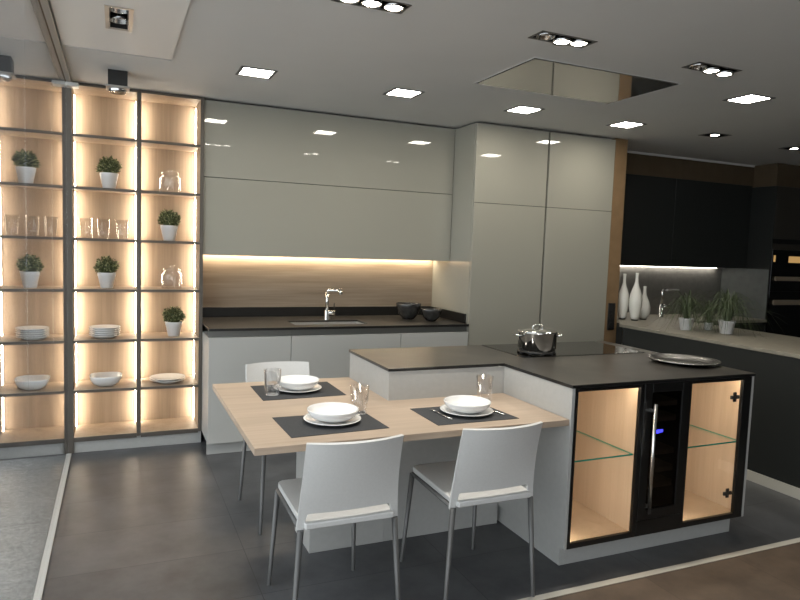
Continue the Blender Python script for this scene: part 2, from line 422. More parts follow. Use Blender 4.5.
def at(mb, x, y, z):
    bmesh.ops.translate(mb.bm, verts=mb.bm.verts, vec=Vector((x, y, z))); return mb
def jar(x, y, z, label):
    j = thing('glass_jar', label, 'jar', (x, y, z), 'glass storage jars on the shelving')
    b = MB().lathe([(0, 0), (.068, 0), (.073, .006), (.073, .106), (.071, .113), (.058, .120), (.057, .132), (.054, .132), (.055, .119), (.067, .111), (.070, .105), (.070, .008), (.066, .005), (0, .005)], 40)
    obj('jar_body', at(b, x, y, z), M['tumbler'], j)
    l = MB().lathe([(0, .1335), (.060, .1335), (.062, .138), (.060, .148), (.056, .151), (.014, .153), (.011, .157), (.018, .164), (.017, .171), (0, .174)], 32)
    obj('lid', at(l, x, y, z), M['tumbler'], j)
    return j
jar(.668, .13, 1.850, 'lidded glass jar on the second shelf from the top, above a boxwood')
jar(.683, .13, 1.150, 'lidded glass jar lower down, between two boxwoods in the right column')

def plate_mb(r, h=.018, t=.004, seg=48):
    return MB().lathe([(0, .002), (r * .52, .002), (r * .55, 0), (r * .58, 0), (r * .62, .003), (r * .95, h - .003), (r, h), (r - .001, h + .002), (r * .93, h + .001), (r * .62, .008), (0, .006)], seg)
def bowl_mb(r, h, power=None, seg=48, t=.004):
    return MB().lathe([(0, .002), (r * .42, .002), (r * .44, 0), (r * .48, 0), (r * .54, .004), (r * .80, h * .30), (r * .93, h * .62), (r * .985, h * .88), (r, h), (r - t * .6, h + .001), (r - t, h), (r * .94, h * .86), (r * .88, h * .62), (r * .75, h * .34), (r * .50, .010), (0, .008)], seg, power=power)
names = ['lowest plate', 'second plate from the bottom', 'middle plate', 'second plate from the top', 'topmost plate']
for k in range(5):
    q = obj('dinner_plate', at(plate_mb(.104, .022), .232 + random.uniform(-.002, .002), .12, .795 + k * .0145), M['ceramic'])
    tag(q, '%s of the white stack of five on the shelving' % names[k], 'plate', 'white plates stacked on the shelving')
for k, n in enumerate(('lower', 'upper')):
    q = obj('dinner_plate', at(plate_mb(.128, .024), .660, .15, .445 + k * .016), M['ceramic'])
    tag(q, '%s of two wide white plates lying below the lowest boxwood' % n, 'plate', 'pair of wide white plates')
tag(obj('serving_bowl', at(bowl_mb(.108, .075, 3.2), .238, .14, .445), M['ceramic']), 'rounded square white bowl on the shelf below the plate stack', 'bowl')

# ------------------------------------------------------------------ back kitchen run
YB = -.35
XB0, XB1 = .893, 2.946
for n, (a, b), lab in (('left', (XB0, 1.474), 'glossy greige base cabinet beside the lit shelving'), ('mid', (1.474, 2.344), 'glossy greige base cabinet under the sink, behind the table'), ('right', (2.344, XB1), 'glossy greige base cabinet beside the tall cabinets, under the dark bowls')):
    c = thing('base_cabinet', lab, 'cabinet', ((a + b) / 2, -.05, 0), 'base cabinets along the back wall')
    obj('body', box(a + .0005, b - .0005, YB + .021, .355, .09, .840, 0) if n != 'mid' else box(a + .0005, b - .0005, YB + .021, .355, .09, .70, 0), M['base'], c)
    obj('door', box(a + (.0 if n == 'left' else .002), b - .002, YB, YB + .019, .09, .842, .0012), M['base'], c)
    obj('grip_channel', box(a + .0005, b - .0005, YB + .03, YB + .045, .842, .889, 0), M['channel'], c)
    obj('plinth', box(a + (.0 if n == 'left' else .0005), b - .0005, YB + .055, YB + .07, 0, .089, 0), M['base'], c)
SK = (1.535, 2.12, -.215, .040)
wt = thing('worktop', 'dark stone worktop with raised back edge along the back wall', 'worktop', (1.9, 0, .89))
top = MB().slab_holes(XB0, XB1 - .0005, YB - .005, .358, .8945, .9065, [SK])
obj('slab', top, M['stone'], wt)
obj('front_edge', box(XB0, XB1 - .0005, YB - .0062, YB - .0051, .889, .9062, 0), M['stone_edge'], wt)
obj('upstand', box(.895, XB1 - .013, .346, .358, .9068, .986, .001), M['upstand'], wt)
obj('side_upstand', box(XB1 - .0125, XB1 - .0005, YB + .05, .358, .9068, .986, .001), M['upstand'], wt)
sk = thing('sink', 'stainless steel sink sunk into the dark worktop', 'sink', (1.83, -.09, .72))
a, b, c0, d = SK
s = MB(); s.box(a - .002, b + .002, c0 - .002, d + .002, .720, .722, 0); s.box(a - .004, a - .002, c0 - .002, d + .002, .72, .894, 0); s.box(b + .002, b + .004, c0 - .002, d + .002, .72, .894, 0)
s.box(a - .002, b + .002, c0 - .004, c0 - .002, .72, .894, 0); s.box(a - .002, b + .002, d + .002, d + .004, .72, .894, 0)
obj('basin', s, M['steel_matt'], sk)
obj('drain', MB().lathe([(0, .7225), (.04, .7225), (.045, .724), (.03, .7245), (0, .723)], 24, (1.83, -.06, 0)), M['chrome'], sk)
fx, fy = 1.868, .072
fa = thing('kitchen_tap', 'chrome tap with square spout standing behind the steel sink', 'tap', (fx, fy, .9065))
obj('base', MB().lathe([(0, 0), (.026, 0), (.026, .004), (.022, .01), (.021, .075), (.018, .08), (0, .08)], 28, (fx, fy, .9065)), M['chrome'], fa)
obj('column', MB().tube([(fx, fy, .98), (fx, fy, 1.135)], .0135, 20), M['chrome'], fa)
dx, dy = .75, -.66
sp = MB().tube([(fx, fy, 1.13), (fx + .004 * dx, fy + .004 * dy, 1.142), (fx + .012 * dx, fy + .012 * dy, 1.147), (fx + .12 * dx, fy + .12 * dy, 1.149)], .0125, 16)
sp = obj('spout', sp, M['chrome'], fa)
obj('spray_head', MB().tube([(fx + .112 * dx, fy + .112 * dy, 1.152), (fx + .118 * dx, fy + .118 * dy, 1.118)], [.017, .014], 16), M['chrome'], sp)
lv = obj('lever_hub', MB().tube([(fx + .012, fy - .006, .966), (fx + .062, fy - .02, .966)], .019, 18), M['chrome'], fa)
obj('lever', MB().tube([(fx + .052, fy - .018, .98), (fx + .056, fy - .018, 1.045)], [.005, .0035], 10), M['gimbal_dark'], lv)
for (x, y, r, h, lab) in ((2.585, .055, .108, .132, 'larger dark glazed bowl on the worktop near the tall cabinets'), (2.728, -.095, .090, .098, 'smaller dark glazed bowl in front of the larger dark bowl')):
    tag(obj('dark_bowl', at(MB().lathe([(0, .002), (r * .4, 0), (r * .46, .002), (r * .78, h * .35), (r * .97, h * .8), (r, h), (r * .98, h + .003), (r * .955, h), (r * .9, h * .75), (r * .6, h * .2), (0, .012)], 40), x, y, .9068), M['bowl']), lab, 'bowl', 'dark bowls on the back worktop')
sb = obj('splashback_panel', box(.893, XB1 - .0005, .349, .3585, .9865, 1.404, 0), M['splash_wood']); tag(sb, 'oak wood splashback panel lit from above behind the sink', 'splashback')

# wall cabinets
for z0, z1, lab in ((1.408, 1.975, 'lower wide glossy greige wall cabinet above the oak splashback'), (1.979, 2.527, 'upper wide glossy greige wall cabinet just under the ceiling')):
    c = thing('wall_cabinet', lab, 'cabinet', (1.92, .19, z0), 'wide wall cabinets above the sink')
    obj('body', box(.895, XB1 - .002, .043, .358, z0 + .001, z1 - .0005, 0), M['carcass'], c)
    obj('door', box(.893, XB1 - .003, .021, .041, z0, z1, .0012), M['gloss'], c)
    if z0 < 1.5:
        lp = obj('light_strip', box(.90, XB1 - .01, .306, .340, 1.4065, 1.4088, 0), M['alu'], c)
        obj('diffuser', box(.905, XB1 - .015, .310, .336, 1.4045, 1.4064, 0), M['under'], lp)

# tall cabinets
for a, b, labs in ((2.9485, 3.645, 'tall glossy greige cabinet left of the dark grip slot, reaching the ceiling'), (3.661, 4.362, 'tall glossy greige cabinet beside the brown wall end')):
    c = thing('tall_cabinet', labs, 'cabinet', ((a + b) / 2, 0, 0), 'tall cabinets at the end of the back run')
    first = a < 3
    if first: obj('side_panel', box(a, a + .018, -.318, .358, 0, 2.527, .0008), M['gloss'], c)
    obj('body', box(a + (.0185 if first else .0), b - .0005, -.318, .358, .09, 2.526, 0), M['carcass'], c)
    obj('door', box(a + .003, b, -.34, -.320, .09, 1.893, .0012), M['gloss'], c)
    obj('top_door', box(a + .003, b, -.34, -.320, 1.897, 2.526, .0012), M['gloss'], c)
    obj('plinth', box(a + (.0185 if first else .0), b, -.29, -.27, 0, .089, 0), M['gloss'], c)
    if first: obj('grip_slot', box(3.6455, 3.6600, -.325, -.3, .09, 2.526, 0), M['bronze'], c)

# socket on the brown wall end
so = thing('power_socket', 'tall black power socket on the brown wall end', 'socket', (4.425, -.345, .83))
obj('plate', box(4.386, 4.466, -.350, -.3405, .83, 1.075, .003), M['socket'], so)
for k in range(3):
    zc = .872 + k * .08
    obj('outlet', at(MB().lathe([(0, 0), (.024, 0), (.026, .004), (.031, .004), (.031, 0)], 24), 0, 0, 0).__class__() if False else (lambda m: m)(MB().tube([(4.426, -.3501, zc), (4.426, -.3545, zc)], .028, 24)), M['gimbal_dark'], so)

# ------------------------------------------------------------------ island
IX0, IX1, IX2, IY1, IY0, IY2 = 1.564, 2.248, 3.468, -1.362, -1.974, -2.550
ib = thing('island_cabinet', 'low light grey island block that carries the table end', 'cabinet', (1.9, -1.67, 0))
obj('body', box(IX0 + .006, IX1 + .004, IY0 + .004, IY1 - .006, 0, .8865, .0012), M['matte'], ib)
su = obj('table_support', box(1.175, IX0 + .0055, IY0 + .004, -1.69, 0, .7085, .0012), M['matte']); tag(su, 'light grey box support standing under the oak table', 'support')
# corpus with the two glass fronted cabinets and the cooler between them
ic = thing('glass_cabinet', 'light grey island end with two lit glass door cabinets', 'cabinet', (2.86, -1.96, 0))
xl, xr = IX1 + .0045, IX2 - .003
obj('side_panel', box(xl, xl + .018, IY2 + .0, IY1 - .006, .106, .8865, .001), M['matte'], ic)
obj('side_panel', box(xr - .018, xr, IY2 + .0, IY1 - .006, .106, .8865, .001), M['matte'], ic)
obj('back_box', box(xl + .0185, xr - .0185, -1.95, IY1 - .006, .106, .8865, 0), M['matte'], ic)
pl = MB(); pl.box(2.278, xr - .028, IY2 + .06, IY2 + .075, 0, .1055, 0); pl.box(2.278, 2.293, IY2 + .075, IY1 - .02, 0, .1055, 0); pl.box(xr - .043, xr - .028, IY2 + .075, IY1 - .02, 0, .1055, 0)
obj('plinth', pl, M['matte'], ic)
def lined(x0, x1):
    """oak lining of one compartment: floor, top, sides and back"""
    m = MB(); y0, y1 = IY2 + .026, -1.952
    m.box(x0, x1, y0, y1, .107, .125, 0); m.box(x0, x1, y0, y1, .868, .886, 0)
    m.box(x0, x0 + .012, y0, y1, .1255, .8675, 0); m.box(x1 - .012, x1, y0, y1, .1255, .8675, 0)
    m.box(x0 + .0125, x1 - .0125, y1 - .012, y1, .1255, .8675, 0)
    return m
for x0, x1, dx0, dx1, side in ((xl + .0185, 2.692, 2.288, 2.668, -1), (2.990, xr - .0185, 3.010, 3.384, 1)):
    obj('oak_lining', lined(x0, x1), M['cab_wood'], ic)
    shf = MB().prism([(x0 + .014, IY2 + .035), (x1 - .014, IY2 + .035), (x1 - .014, -1.97), (x0 + .014, -1.97)], .517, .525, 0, 0, 1)
    sf = obj('glass_shelf', shf, [M['clear'], M['glass_edge']], ic); sf['label'] = 'clear glass shelf with green edge'
    fr = MB(); fx0, fx1 = x0 + .0005, x1 - .0005
    fr.box(fx0, dx0, IY2 - .001, IY2 + .019, .108, .8855, .0006); fr.box(dx1, fx1, IY2 - .001, IY2 + .019, .108, .8855, .0006)
    fr.box(dx0, dx1, IY2 - .001, IY2 + .019, .108, .134, .0006); fr.box(dx0, dx1, IY2 - .001, IY2 + .019, .869, .8855, .0006)
    dr = obj('door', fr, M['black'], ic)
    obj('glass_pane', box(dx0, dx1, IY2 + .006, IY2 + .009, .134, .869, 0), M['clear'], dr)
    for z in (.240, .772):
        hx = dx1 if side > 0 else dx0
        h = MB()
        if side > 0:
            h.box(hx - .012, hx + .006, IY2 + .022, IY2 + .032, z - .010, z + .010, .002); h.box(hx - .034, hx - .012, IY2 + .024, IY2 + .034, z - .026, z + .026, .003); h.box(hx - .056, hx - .034, IY2 + .022, IY2 + .032, z - .010, z + .010, .002)
        else:
            h.box(hx - .004, hx + .012, IY2 + .022, IY2 + .032, z - .012, z + .012, .002)
        obj('hinge', h, M['gimbal_dark'], dr)
    lt = MB(); lt.box(x0 + .0135, x0 + .0175, IY2 + .040, IY2 + .052, .14, .50, 0); lt.box(x0 + .0135, x0 + .0175, IY2 + .040, IY2 + .052, .54, .855, 0); lt.box(x0 + .03, x1 - .03, IY2 + .034, IY2 + .046, .864, .8675, 0)
    obj('light_strip', lt, M['cab_led'], ic)
wc = thing('wine_cooler', 'narrow black wine cooler with steel handle between the glass cabinets', 'wine cooler', (2.84, -2.25, .11))
cb = MB(); x0, x1 = 2.6935, 2.9885
cb.box(x0, x1, -2.50, -1.96, .107, .125, 0); cb.box(x0, x1, -2.50, -1.96, .868, .886, 0); cb.box(x0, x0 + .02, -2.50, -1.96, .1255, .8675, 0); cb.box(x1 - .02, x1, -2.50, -1.96, .1255, .8675, 0); cb.box(x0, x1, -1.96, -1.953, .107, .886, 0)
obj('body', cb, M['black'], wc)
fr = MB(); fr.box(x0, 2.745, IY2 - .004, IY2 + .03, .190, .8855, .001); fr.box(2.945, x1, IY2 - .004, IY2 + .03, .190, .8855, .001); fr.box(2.745, 2.945, IY2 - .004, IY2 + .03, .84, .8855, .001); fr.box(2.745, 2.945, IY2 - .004, IY2 + .03, .190, .24, .001)
dr = obj('door', fr, M['black'], wc)
obj('glass_pane', box(2.745, 2.945, IY2 + .004, IY2 + .008, .24, .84, 0), M['tint'], dr)
obj('vent_panel', box(x0, x1, IY2 - .002, IY2 + .03, .108, .187, .001), M['black'], wc)
hd = MB().tube([(2.738, IY2 - .034, .235), (2.738, IY2 - .034, .79)], .010, 14)
hd.box(2.730, 2.746, IY2 - .034, IY2 - .0045, .262, .28, .001); hd.box(2.730, 2.746, IY2 - .034, IY2 - .0045, .745, .763, .001)
obj('handle', hd, M['steel'], dr)
for z in (.345, .425, .517, .69, .77):
    obj('wine_rack', box(x0 + .0205, x1 - .0205, IY2 + .035, -1.99, z - .014, z + .010, .001), M['cab_wood'], wc)
obj('display', box(2.788, 2.811, IY2 + .001, IY2 + .0038, .628, .646, 0).box(2.815, 2.832, IY2 + .001, IY2 + .0038, .632, .646, 0), M['blue'], wc)

# stone top, L shaped
Lp = [(IX0, IY0), (IX1, IY0), (IX1, IY2 - .004), (IX2, IY2 - .004), (IX2, IY1), (IX0, IY1)]
tag(obj('island_worktop', MB().prism(Lp, .887, .903, .001, 0, 1), [M['stone'], M['stone_edge']]), 'L-shaped dark stone top on the light grey island', 'worktop')

# hob, pot, tray
hb = thing('hob', 'black glass hob set flush in the island top', 'hob', (2.915, -1.6, .903))
obj('glass_plate', box(2.462, 3.368, -1.848, -1.372, .9032, .9062, .0008), M['hob'], hb)
obj('trim_edge', box(2.458, 3.372, -1.852, -1.368, .9030, .9045, 0), M['gimbal_dark'], hb)
px, py, pz = 2.632, -1.728, .9264
rs = MB().lathe([(.070, .006), (.108, .006), (.112, .010), (.112, .016), (.108, .0195), (.070, .0195), (.066, .016), (.066, .010), (.070, .006)], 40, (2.632, -1.728, .9064))
for k in range(10):
    a = 2 * PI * k / 10; rs.lathe([(0, 0), (.008, 0), (.010, .003), (.010, .008), (0, .009)], 12, (2.632 + .106 * math.cos(a), -1.728 + .106 * math.sin(a), .9064))
tag(obj('trivet', rs, M['gimbal_dark']), 'black round rest between the steel pot and the hob', 'trivet')
pt = thing('cooking_pot', 'polished steel lidded pot standing on the black hob', 'pot', (px, py, pz))
obj('body', MB().lathe([(0, 0), (.104, 0), (.108, .003), (.108, .010), (.114, .014), (.115, .106), (.118, .110), (.116, .112), (.111, .108), (.111, .016), (0, .012)], 56, (px, py, pz)), M['chrome'], pt)
ld = obj('lid', MB().lathe([(.117, .1125), (.1185, .115), (.114, .118), (.08, .126), (.04, .131), (0, .132)], 56, (px, py, pz)), M['chrome'], pt)
ca, sa = math.cos(-.35), math.sin(-.35)
obj('knob', MB().tube([(px + ca * t, py + sa * t, pz + .129 + h) for t, h in ((-.028, 0), (-.030, .010), (-.022, .019), (0, .022), (.022, .019), (.030, .010), (.028, 0))], .0048, 10), M['chrome'], ld)
for sgn in (-1, 1):
    aa = 2.95 + (PI if sgn > 0 else 0); u = Vector((math.cos(aa), math.sin(aa), 0)); w = Vector((-u.y, u.x, 0)); c = Vector((px, py, pz + .088))
    obj('handle', MB().tube([c + u * .112 + w * -.038, c + u * .138 + w * -.036 + Vector((0, 0, .004)), c + u * .146 + w * -.02 + Vector((0, 0, .006)), c + u * .147 + Vector((0, 0, .006)), c + u * .146 + w * .02 + Vector((0, 0, .006)), c + u * .138 + w * .036 + Vector((0, 0, .004)), c + u * .112 + w * .038], .0055, 10), M['chrome'], pt)
tag(obj('serving_tray', MB().lathe([(0, .002), (.135, .002), (.142, 0), (.150, .002), (.166, .014), (.192, .020), (.197, .020), (.197, .023), (.192, .0235), (.164, .0175), (.148, .006), (0, .005)], 72, (3.325, -2.195, .9032)), M['steel']), 'round polished steel tray on the island top', 'tray')

# ------------------------------------------------------------------ oak table with place settings
TZ0, TZ = .7092, .738
Tp = [(.787, -2.542), (IX1 + .0035, -2.542), (IX1 + .0035, IY0 + .0035), (IX0 + .005, IY0 + .0035), (IX0 + .005, IY1), (.787, IY1)]
tag(obj('dining_table', MB().prism(Tp, TZ0, TZ, .0012), M['table']), 'light oak table top built around the grey island block', 'table')
mats = [((.971, -1.470), (.970, -1.812), (1.404, -1.800), (1.404, -1.462)), ((.944, -2.133), (.951, -2.452), (1.384, -2.432), (1.371, -2.140)), ((1.606, -2.156), (1.606, -2.458), (2.028, -2.458), (2.000, -2.156))]
mlab = ['at the far side of the table by the empty chair', 'at the near left corner of the table', 'beside the island glass cabinets']
for pts, l in zip(mats, mlab):
    tag(obj('placemat', MB().prism(pts, TZ + .0003, TZ + .0023, 0), M['mat']), 'charcoal woven placemat ' + l, 'placemat', 'charcoal placemats')
PZ = TZ + .0026
pcs = [(1.190, -1.628, 'far'), (1.180, -2.268, 'near left'), (1.836, -2.300, 'right')]
where = {'far': 'at the far place setting', 'near left': 'at the setting nearest the table corner', 'right': 'at the setting with cutlery by the island'}
for x, y, k in pcs:
    tag(obj('dinner_plate', at(plate_mb(.127, .016), x, y, PZ), M['ceramic']), 'white plate under a bowl ' + where[k], 'plate', 'white dinner plates on the table')
    tag(obj('soup_bowl', at(bowl_mb(.113, .050), x + .000, y - .004, PZ + .0085), M['ceramic']), 'white soup bowl on a plate ' + where[k], 'bowl', 'white soup bowls on the table')
for x, y, z, h, l in ((1.040, -1.695, PZ, .128, 'on the far charcoal placemat'), (1.342, -2.165, PZ, .128, 'between the two charcoal mats, beside the near left bowl'), (2.055, -2.095, TZ + .0004, .128, 'behind the bowl nearest the island')):
    g = thing('drinking_glass', 'clear straight tumbler ' + l, 'glass', (x, y, z), 'clear tumblers on the table')
    obj('glass_body', at(tumbler_mb(.036, .044, h), x, y, z), M['tumbler'], g)
# fork and knife at the setting by the island
def along(p, q, t): return (p[0] + (q[0] - p[0]) * t, p[1] + (q[1] - p[1]) * t)
a, b = (1.690, -2.215), (1.705, -2.405)
fk = MB(); z = PZ + .004
pth = [along(a, b, t) for t in (0, .25, .32, .6, 1)]
fk.tube([(p[0], p[1], z + dz) for p, dz in zip(pth[1:], (.004, .002, 0, .001))], [.007, .003, .003, .0045], 10, flat=.4)
for k in range(4):
    o = (k - 1.5) * .0042
    fk.tube([(pth[0][0] + o, pth[0][1], z + .003), (pth[1][0] + o, pth[1][1], z + .004)], .0013, 6)
tag(obj('fork', fk, M['steel']), 'steel fork left of the bowl nearest the island', 'fork')
a, b = (1.965, -2.195), (1.985, -2.400)
kn = MB(); p0, p1, p2 = a, along(a, b, .5), b
kn.tube([(p0[0], p0[1], z), (along(a, b, .1)[0], along(a, b, .1)[1], z), (p1[0], p1[1], z), (p1[0], p1[1] - .01, z), (p2[0], p2[1], z)], [.002, .008, .009, .005, .006], 10, flat=.3)
tag(obj('table_knife', kn, M['steel']), 'steel knife right of the bowl nearest the island', 'knife')

# ------------------------------------------------------------------ chairs (front of the seat towards +y)
def make_chair():
    r = thing('dining_chair', '', 'chair', (0, 0, 0), 'white leather dining chairs at the oak table')
    def leg(x, y, tx, ty, z1):
        return MB().tube([(x, y, 0), (x, y, .003), (tx, ty, z1)], [.0085, .0085, .0125], 14)
    for s in (-1, 1):
        obj('leg', leg(s * .198, .232, s * .176, .192, .448), M['leg'], r)
        obj('leg', leg(s * .220, -.258, s * .190, -.242, .452), M['leg'], r)
        obj('seat_rail', MB().tube([(s * .176, .196, .440), (s * .1765, .188, .4485), (s * .188, -.225, .4485)], .0095, 12), M['leg'], r)
    st = MB(); pts = []
    for k in range(7):
        a = PI / 2 * k / 6; pts.append((.176 - .022 + .022 * math.cos(a), .206 - .022 + .022 * math.sin(a)))
    pts += [(-x, y) for x, y in pts[::-1]] + [(-.186, -.22), (-.1775, -.223), (-.1775, -.266), (.1775, -.266), (.1775, -.223), (.186, -.22)]
    st.prism(pts, .4585, .482, .004)
    obj('seat', st, M['leather'], r)
    bk = MB(); nu, nv = 36, 14; G = []
    for i in range(nu + 1):
        u = 2 * i / nu - 1
        e = min(1, max(0, (.885 - abs(u)) / .07)); e = math.sqrt(1 - (1 - e) ** 2)
        zl = .446 + .068 * e - .004 * (1 - u * u)
        zt = .797
        col = []
        for j in range(nv + 1):
            t = j / nv; z = zl + (zt - zl) * t; q = (z - .446) / .36
            wdt = .205 - .013 * q - .004 * math.sin(PI * q)
            y = -.240 - .018 * q - .046 * q * q - .046 * (1 - u * u) * q
            col.append(bk.bm.verts.new((u * wdt, y, z)))
        G.append(col)
    for i in range(nu):
        for j in range(nv): bk.bm.faces.new((G[i][j], G[i + 1][j], G[i + 1][j + 1], G[i][j + 1])).smooth = True
    bmesh.ops.recalc_face_normals(bk.bm, faces=bk.bm.faces)
    bmesh.ops.solidify(bk.bm, geom=bk.bm.faces[:], thickness=.012)
    for e in bk.bm.edges:
        if len(e.link_faces) == 2 and e.calc_face_angle(0) > .6: e.smooth = False
    obj('backrest', bk, M['leather'], r)
    return r
ch = make_chair()
ch.location = (1.127, -2.428, 0); ch['label'] = 'white leather chair seen from behind, at the near left placemat'
dup(ch, 'white leather chair seen from behind, closest to the lit glass cabinets', (1.770, -2.428, 0))
dup(ch, 'white leather chair at the far side of the table, mostly hidden by it', (1.192, -1.450, 0), PI)

# ------------------------------------------------------------------ ceiling lamps and hood
plab = ['nearest the lit shelving', 'above the sink, in front of the wall cabinets', 'in front of the left tall cabinet', 'in front of the brown wall end', 'nearest the viewer, set apart from the row of four']
for (x, y), l in zip(PAN, plab):
    t = thing('ceiling_light', 'square glowing ceiling panel light ' + l, 'ceiling light', (x, y, ZC - .004), 'square panel lights in the ceiling')
    f = MB().slab_holes(x - .108, x + .108, y - .108, y + .108, ZC - .004, ZC - .0003, [(x - .088, x + .088, y - .088, y + .088)])
    obj('frame', f, M['led_frame'], t)
    obj('diffuser', box(x - .0875, x + .0875, y - .0875, y + .0875, ZC - .002, ZC + .004, 0), M['led'], t)
def gimbal(h, lamps, label, axis='x', pale=False, group='recessed spotlights in the ceiling', zc=ZC):
    x0, x1, y0, y1 = h
    t = thing('recessed_spotlight', label, 'ceiling light', ((x0 + x1) / 2, (y0 + y1) / 2, zc - .003), group)
    b = .018 if pale else .010
    f = MB().slab_holes(x0, x1, y0, y1, zc - .003, zc - .0003, [(x0 + b, x1 - b, y0 + b, y1 - b)])
    obj('frame', f, M['frame_pale'] if pale else M['gimbal_frame'], t)
    e = b + .004
    w = MB(); zt = zc + .11
    w.box(x0 + e, x1 - e, y0 + e, y1 - e, zt, zt + .002, 0)
    w.box(x0 + e - .002, x0 + e, y0 + e, y1 - e, zc, zt, 0); w.box(x1 - e, x1 - e + .002, y0 + e, y1 - e, zc, zt, 0)
    w.box(x0 + e, x1 - e, y0 + e - .002, y0 + e, zc, zt, 0); w.box(x0 + e, x1 - e, y1 - e, y1 - e + .002, zc, zt, 0)
    obj('recess_box', w, M['gimbal_dark'], t)
    for lx, ly, lit, drop in lamps:
        r = .045
        hsg = MB().lathe([(r * .5, .075), (r * .8, .055), (r, .012), (r, 0), (r - .004, 0), (r * .75, .035), (0, .05)], 28, (lx, ly, zc - drop))
        hs = obj('lamp_housing', hsg, M['reflector'], t)
        if lit: obj('bulb', MB().lathe([(0, .002), (r * .72, .003), (r * .90, .008), (r * .9, .014), (0, .016)], 24, (lx, ly, zc - drop)), M['lamp'], hs)
        else: obj('bulb', MB().lathe([(0, .014), (r * .6, .016), (r * .7, .022), (0, .024)], 24, (lx, ly, zc - drop)), M['ceramic'], hs)
    return t
gy = -2.282
gimbal(GIM[0], [(1.20, gy, 1, .010), (1.301, gy, 1, .010), (1.402, gy, 1, .010)], 'black triple spotlight with all lamps lit, above the table')
gimbal(GIM[1], [(2.19, gy, 0, .006), (2.287, gy, 1, .016), (2.388, gy, 1, .008)], 'black triple spotlight between the table one and the one nearest the dark kitchen')
gimbal(GIM[2], [(3.185, gy, 0, .008), (3.285, gy, 1, .016), (3.385, gy, 1, .020)], 'black triple spotlight with one dark lamp, right of the ceiling hood')
gimbal(GIM[3], [(4.91, -.91, 1, .006)], 'small lit spotlight in the ceiling nearest the brown wall end', group='small spotlights above the dark kitchen')
gimbal(GIM[4], [(6.01, -.83, 1, .006)], 'small lit spotlight in the ceiling above the dark kitchen ovens', group='small spotlights above the dark kitchen')
gimbal(SQ, [(.322, -1.625, 0, -.012), (.322, -1.465, 0, -.012)], 'unlit double spotlight with pale frame in the white ceiling panel', pale=True, group='unlit spotlights near the glass wall', zc=2.531)
bs = thing('box_spotlight', 'black box spotlight hanging under the ceiling in front of the shelving', 'ceiling light', (.318, -.42, 2.43))
obj('housing', box(.262, .374, -.48, -.365, 2.448, ZC - .0005, .002), M['gimbal_dark'], bs)
rg = MB().box(.250, .386, -.492, -.353, 2.436, 2.4475, .002)
obj('ring', rg, M['frame_pale'], bs)
obj('reflector', MB().lathe([(.052, .0), (.052, -.014), (.046, -.022), (.030, -.012), (0, -.008)], 30, (.318, -.42, 2.4355)), M['reflector'], bs)
hd = thing('ceiling_hood', 'large glass extractor hood set flush in the ceiling above the hob', 'extractor hood', (2.87, -1.66, ZC - .004))
obj('glass_panel', box(HOOD[0] + .012, HOOD[1] - .012, HOOD[2] + .012, HOOD[3] - .012, ZC - .004, ZC + .010, .001), M['hood'], hd)
fr = MB().slab_holes(HOOD[0] - .008, HOOD[1] + .008, HOOD[2] - .008, HOOD[3] + .008, ZC - .003, ZC - .0003, [(HOOD[0], HOOD[1], HOOD[2], HOOD[3])])
obj('frame', fr, M['panel'], hd)
obj('gap_liner', box(HOOD[0] + .001, HOOD[1] - .001, HOOD[2] + .001, HOOD[3] - .001, ZC + .02, ZC + .14, 0), M['gimbal_dark'], hd)

# ------------------------------------------------------------------ dark kitchen on the right
pn = thing('dark_base_cabinet', 'long dark peninsula cabinet with a pale plinth, right of the island', 'cabinet', (4.75, -1.7, 0))
def pen(x, xe, d): return [(x, -3.4), (xe, -3.4), (xe, .466), (4.503, .466), (4.503, -.375 - d), (x, -.61 - d)]
obj('body', MB().prism(pen(4.315, 5.18, .035), .071, .894, .001), M['dark_cab'], pn)
obj('front_panel', box(4.295, 4.3145, -3.4, -.65, .071, .894, .001), M['dark_cab'], pn)
obj('plinth', box(4.290, 4.314, -3.4, -.65, 0, .070, .001), M['trim_pale'], pn)
tag(obj('peninsula_worktop', MB().prism(pen(4.287, 5.2, 0), .8945, .919, .0015), M['beige_top']), 'long beige worktop on the dark peninsula carrying vases and plants', 'worktop')
bc = thing('dark_base_cabinet', 'dark base cabinet under the beige worktop beside the ovens', 'cabinet', (5.97, .2, 0))
obj('body', box(5.21, 6.748, -.105, .475, 0, .838, 0), M['dark_cab'], bc)
obj('door', box(5.21, 5.97, -.125, -.106, .07, .82, .001), M['dark_cab'], bc)
obj('door', box(5.975, 6.746, -.125, -.106, .07, .82, .001), M['dark_cab'], bc)
tag(obj('back_worktop', box(5.2005, 6.749, -.147, .478, .8385, .868, .0015), M['beige_top']), 'narrow beige worktop against the grey splashback under the tap', 'worktop')
tag(obj('splashback_panel', box(4.502, 6.743, .468, .479, .92, 1.409, 0).box(5.201, 6.743, .468, .479, .869, .9199, 0), M['grey_splash']), 'grey splashback panel behind the vases and plants', 'splashback')
for a, b, l in ((4.502, 5.62, 'dark wall cabinet above the vases, beside the brown wall end'), (5.623, 6.7425, 'dark wall cabinet beside the oven tower')):
    c = thing('dark_wall_cabinet', l, 'cabinet', ((a + b) / 2, .3, 1.41), 'dark wall cabinets in the right kitchen')
    obj('body', box(a + .001, b - .001, .171, .467, 1.411, 2.318, 0), M['dark_cab'], c)
    obj('door', box(a, b, .150, .170, 1.410, 2.318, .001), M['dark_cab'], c)
    lp = obj('light_strip', box(a + .01, b - .005, .425, .467, 1.3995, 1.411, 0), M['alu'], c)
    obj('diffuser', box(a + .015, b - (.01 if a < 5 else .12), .430, .462, 1.395, 1.399, 0), M['under2'], lp)
ot = thing('oven_tower', 'tall dark oven housing with two black built in ovens', 'oven housing', (7.1, .2, 0))
